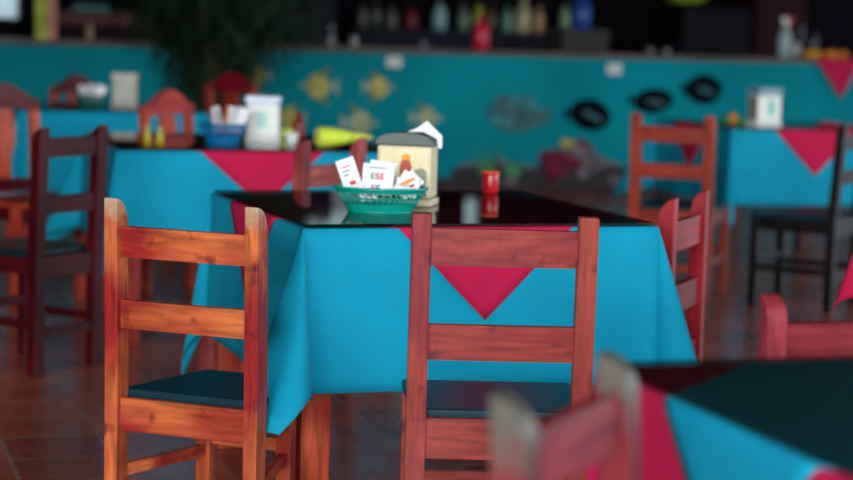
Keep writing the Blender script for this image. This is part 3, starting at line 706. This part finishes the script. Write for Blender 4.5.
# back bar cabinets
def cab(label, x0, x1, y0, y1, z1, rgb, doors=2, nm='back_bar_cabinet', cat='cabinet'):
    t = thing(nm, label, cat, ((x0+x1)/2, (y0+y1)/2, 0)); mt = plain('cab%d_%d_%d' % rgb, tuple(int(v*.75) for v in rgb), .7, spec=.15)
    W = x1-x0; D = y1-y0
    obj('body', B(-W/2, W/2, -D/2, D/2, 0, z1, bev=.005), mt, t)
    for k in range(doors):
        a = -W/2+W*k/doors+.015; b_ = -W/2+W*(k+1)/doors-.015
        d = obj('door', B(a, b_, -D/2-.018, -D/2, .08, z1-.04, bev=.004), mt, t)
        obj('handle', B(b_-.05, b_-.035, -D/2-.04, -D/2-.018, z1*.55, z1*.55+.14), plain('steel_handle', (110, 112, 116), .3, metal=1), d)
    return t
cab('tall navy refrigerator behind the left half of the bar', 3.80, 4.42, 17.0, 17.6, 2.0, (40, 42, 66), 1, 'refrigerator', 'refrigerator')
cab('low dark cabinet with bottles on it behind the middle of the bar', 4.55, 6.35, 17.0, 17.6, 1.22, (34, 38, 56), 3)
cab('squat grey cooler box behind the bar, right of the dark cabinet', 6.38, 6.82, 16.75, 17.2, 1.27, (84, 86, 84), 1, 'cooler_box', 'cooler')
cab('black refrigerator behind the right half of the bar', 7.62, 8.30, 17.0, 17.6, 1.49, (16, 18, 30), 1, 'refrigerator', 'refrigerator')
cab('tall wine-red cabinet behind the right half of the bar', 8.34, 8.86, 17.0, 17.6, 2.2, (52, 10, 22), 1)
cab('low dark sideboard behind the left end of the bar', 1.95, 3.6, 17.0, 17.5, 1.18, (36, 20, 30), 3)
def bottle(label, x, y, z, r, h_, rgb, cap=(60, 60, 60), group=None, glass=False, cat='bottle', nm='bottle'):
    mt = clear_glass('glass_%d_%d_%d' % rgb, lin(rgb)) if glass else plain('btl%d_%d_%d' % rgb, rgb, .3)
    return lathe_thing(nm, label, cat, x, y, z, [(r*.9, 0), (r, h_*.03), (r, h_*.6), (r*.75, h_*.7), (r*.36, h_*.8), (r*.34, h_*.92)], mt, group,
                parts=[('cap', [(r*.42, h_*.92), (r*.42, h_)], plain('cap%d_%d_%d' % cap, cap, .4))])
bottle('red bottle with dark collar on the bar, left of middle', 5.19, bp(5.19), CT, .065, .28, (196, 24, 60), (150, 20, 44))
bottle('pale cyan bottle standing behind the bar', 5.40, 17.2, 1.221, .06, .26, (130, 176, 180))
bottle('dark red bottle standing behind the bar', 5.14, 17.2, 1.221, .06, .20, (110, 16, 30))
bottle('cream bottle on the dark cabinet behind the bar', 6.16, 17.15, 1.221, .075, .30, (168, 164, 128), (190, 190, 150))
bottle('beige bottle on the dark cabinet behind the bar', 6.30, 17.12, 1.221, .04, .24, (178, 140, 100), (190, 150, 110))
bottle('bright blue bottle on the grey cooler box', 6.65, 17.0, 1.271, .085, .34, (20, 70, 160), (160, 190, 220))
bottle('pale green bottle on the grey cooler box', 6.5, 17.0, 1.271, .05, .22, (110, 140, 110))
for i, (x, h_, c, l2) in enumerate(((4.70, .22, (80, 84, 76), 'grey'), (4.82, .26, (60, 66, 54), 'dark olive'), (4.96, .2, (90, 92, 84), 'light grey'), (5.62, .24, (96, 120, 104), 'sage green'),
                               (5.76, .26, (150, 160, 60), 'yellow-green'), (5.88, .25, (70, 56, 30), 'amber brown'), (6.03, .24, (90, 140, 130), 'seafoam'))):
    bottle(l2+' bottle in the row on the dark cabinet behind the bar', x, 17.2, 1.221, .05, h_, c, group='bottles on the dark cabinet')
for x, lb in ((3.98, 'small upturned drinking glass on the bar, left one'), (4.16, 'small upturned drinking glass on the bar, right one')):
    lathe_thing('drinking_glass', lb, 'glass', x, bp(x), CT, [(.034, 0), (.030, .06), (.026, .075), (.01, .078)], clear_glass('tumbler', (.7, .75, .75)), 'glasses on the bar')
for x, lb in ((4.72, 'little grey tumbler near the middle of the bar'), (6.62, 'little white tumbler on the bar above the dark fish, left one'), (6.76, 'little white tumbler on the bar above the dark fish, right one')):
    lathe_thing('drinking_glass', lb, 'glass', x, bp(x), CT, [(.024, 0), (.03, .05), (.027, .05), (.02, .004)], plain('tumbler_grey', (130, 134, 134), .3), 'glasses on the bar')
bottle('small beige bottle on the bar near the pillar', 2.12, bp(2.12), CT, .03, .14, (150, 120, 100), (150, 120, 100))
# boxes and crockery on the sideboard at left
tag(obj('tray', B(-.14, .14, -.1, .1, 0, .05, bev=.01), plain('tray_teal', (60, 130, 130), .5), loc=(2.35, 17.2, 1.30)), 'teal tray stacked on the sideboard behind the bar', 'tray')
tag(obj('crate', B(-.34, .34, -.15, .15, 0, .118, bev=.01), plain('crate_maroon', (84, 20, 34), .6), loc=(2.4, 17.2, 1.181)), 'maroon crate on the sideboard under the teal tray', 'crate')
tag(obj('crate', B(-.2, .2, -.15, .15, 0, .26, bev=.01), plain('crate_rust', (96, 30, 22), .6), loc=(2.98, 17.2, 1.181)), 'rust-red crate on the sideboard behind the bar', 'crate')
# added lime bowl, standing in for daylit foliage through a gap
bm = bmesh.new(); add_lathe(bm, [(.12, 0), (.15, .01), (.25, .10), (.26, .11), (.24, .11), (.14, .02)], n=28)
tag(obj('bowl', bm, plain('lime_gap_daylight', (170, 214, 60), .4), loc=(7.85, 17.45, 1.53)), 'lime green bowl added above the black refrigerator in place of daylight through a gap', 'bowl')
# clear spray bottle near the right end
t = thing('spray_bottle', 'clear spray bottle with pink and white nozzle on the bar at right', 'bottle', (7.80, bp(7.80), CT), 2.6)
bm = bmesh.new(); add_lathe(bm, [(.052, 0), (.056, .01), (.056, .16), (.05, .2), (.022, .245), (.02, .262)], n=24); obj('body', bm, clear_glass('cloudy_plastic', (.62, .78, .82)), t)
bm = bmesh.new(); add_lathe(bm, [(.024, .262), (.024, .29), (.018, .30)], n=16); add_box(bm, -.02, .035, -.015, .015, .30, .33, bev=.004); obj('spray_head', bm, offw, t)
bm = bmesh.new(); add_box(bm, -.06, -.02, -.012, .012, .303, .33, bev=.004); add_box(bm, -.045, -.036, -.006, .006, .25, .303); obj('trigger', bm, plain('trigger_pink', (220, 40, 90), .4), t)
lathe_thing('drinking_glass', 'shiny clear glass beside the oranges at the right end of the bar', 'glass', 7.96, bp(7.96, .36), CT, [(.028, 0), (.034, .12), (.031, .12), (.024, .004)], plain('bright_glass', (190, 196, 196), .15), 'glasses on the bar')
lathe_thing('pitcher', 'dark metal shaker at the right end of the bar', 'shaker', 8.12, bp(8.12, .40), CT, [(.04, 0), (.05, .14), (.03, .2), (.02, .22)], plain('dark_metal', (60, 62, 64), .25, metal=1))
for i, (dx, dy, dz, c) in enumerate(((0, 0, 0, (226, 150, 40)), (.085, .02, 0, (230, 170, 60)), (.17, -.01, 0, (214, 120, 30)), (.25, .03, 0, (226, 150, 40)), (.32, 0, 0, (214, 120, 30)))):
    r = .038; n = 10; prof = [(max(.002, r*math.sin(PI*k/n)), r-r*math.cos(PI*k/n)) for k in range(n+1)]
    bm = bmesh.new(); add_lathe(bm, prof, n=16); add_lathe(bm, [(.004, 2*r-.002), (.004, 2*r+.003)], n=8)
    x = 7.95+dx
    tag(obj('orange_fruit', bm, plain('orange_peel%d' % c[1], c, .5), loc=(x, bp(x, .13+dy), CT)), ('orange on the bar top, first from the left in the row by the pennant', 'orange on the bar top, second from the left in the row', 'orange on the bar top, third from the left in the row', 'orange on the bar top, fourth from the left in the row', 'orange on the bar top, last in the row at the frame edge')[i], 'fruit', 'oranges on the bar')
# crimson napkin hanging over the bar edge
t = bmesh.new(); N = 10; rows = []
for j in range(N+1):
    u = j/N; row = []
    for i in range(N+1):
        v = i/N*2-1; hw = .20*(1-u); row.append(t.verts.new((.035*u+hw*v, -.062-.012*math.sin(5*v+3*u)*u, CT+.003-.31*u)))
    rows.append(row)
for a, b2 in zip(rows, rows[1:]):
    for i in range(N): t.faces.new((a[i], a[i+1], b2[i+1], b2[i])).smooth = True
bk = [t.verts.new((-.2+.4*i/N, .30, CT+.003)) for i in range(N+1)]
for i in range(N): t.faces.new((rows[0][i], bk[i], bk[i+1], rows[0][i+1]))
bmesh.ops.remove_doubles(t, verts=t.verts, dist=.0005)
o = obj('cloth_napkin', t, crim, loc=(8.13, bp(8.13, 0), 0), rotz=-.0362); tag(solid(o, .002), 'crimson cloth hanging in a point over the bar front at right', 'cloth')
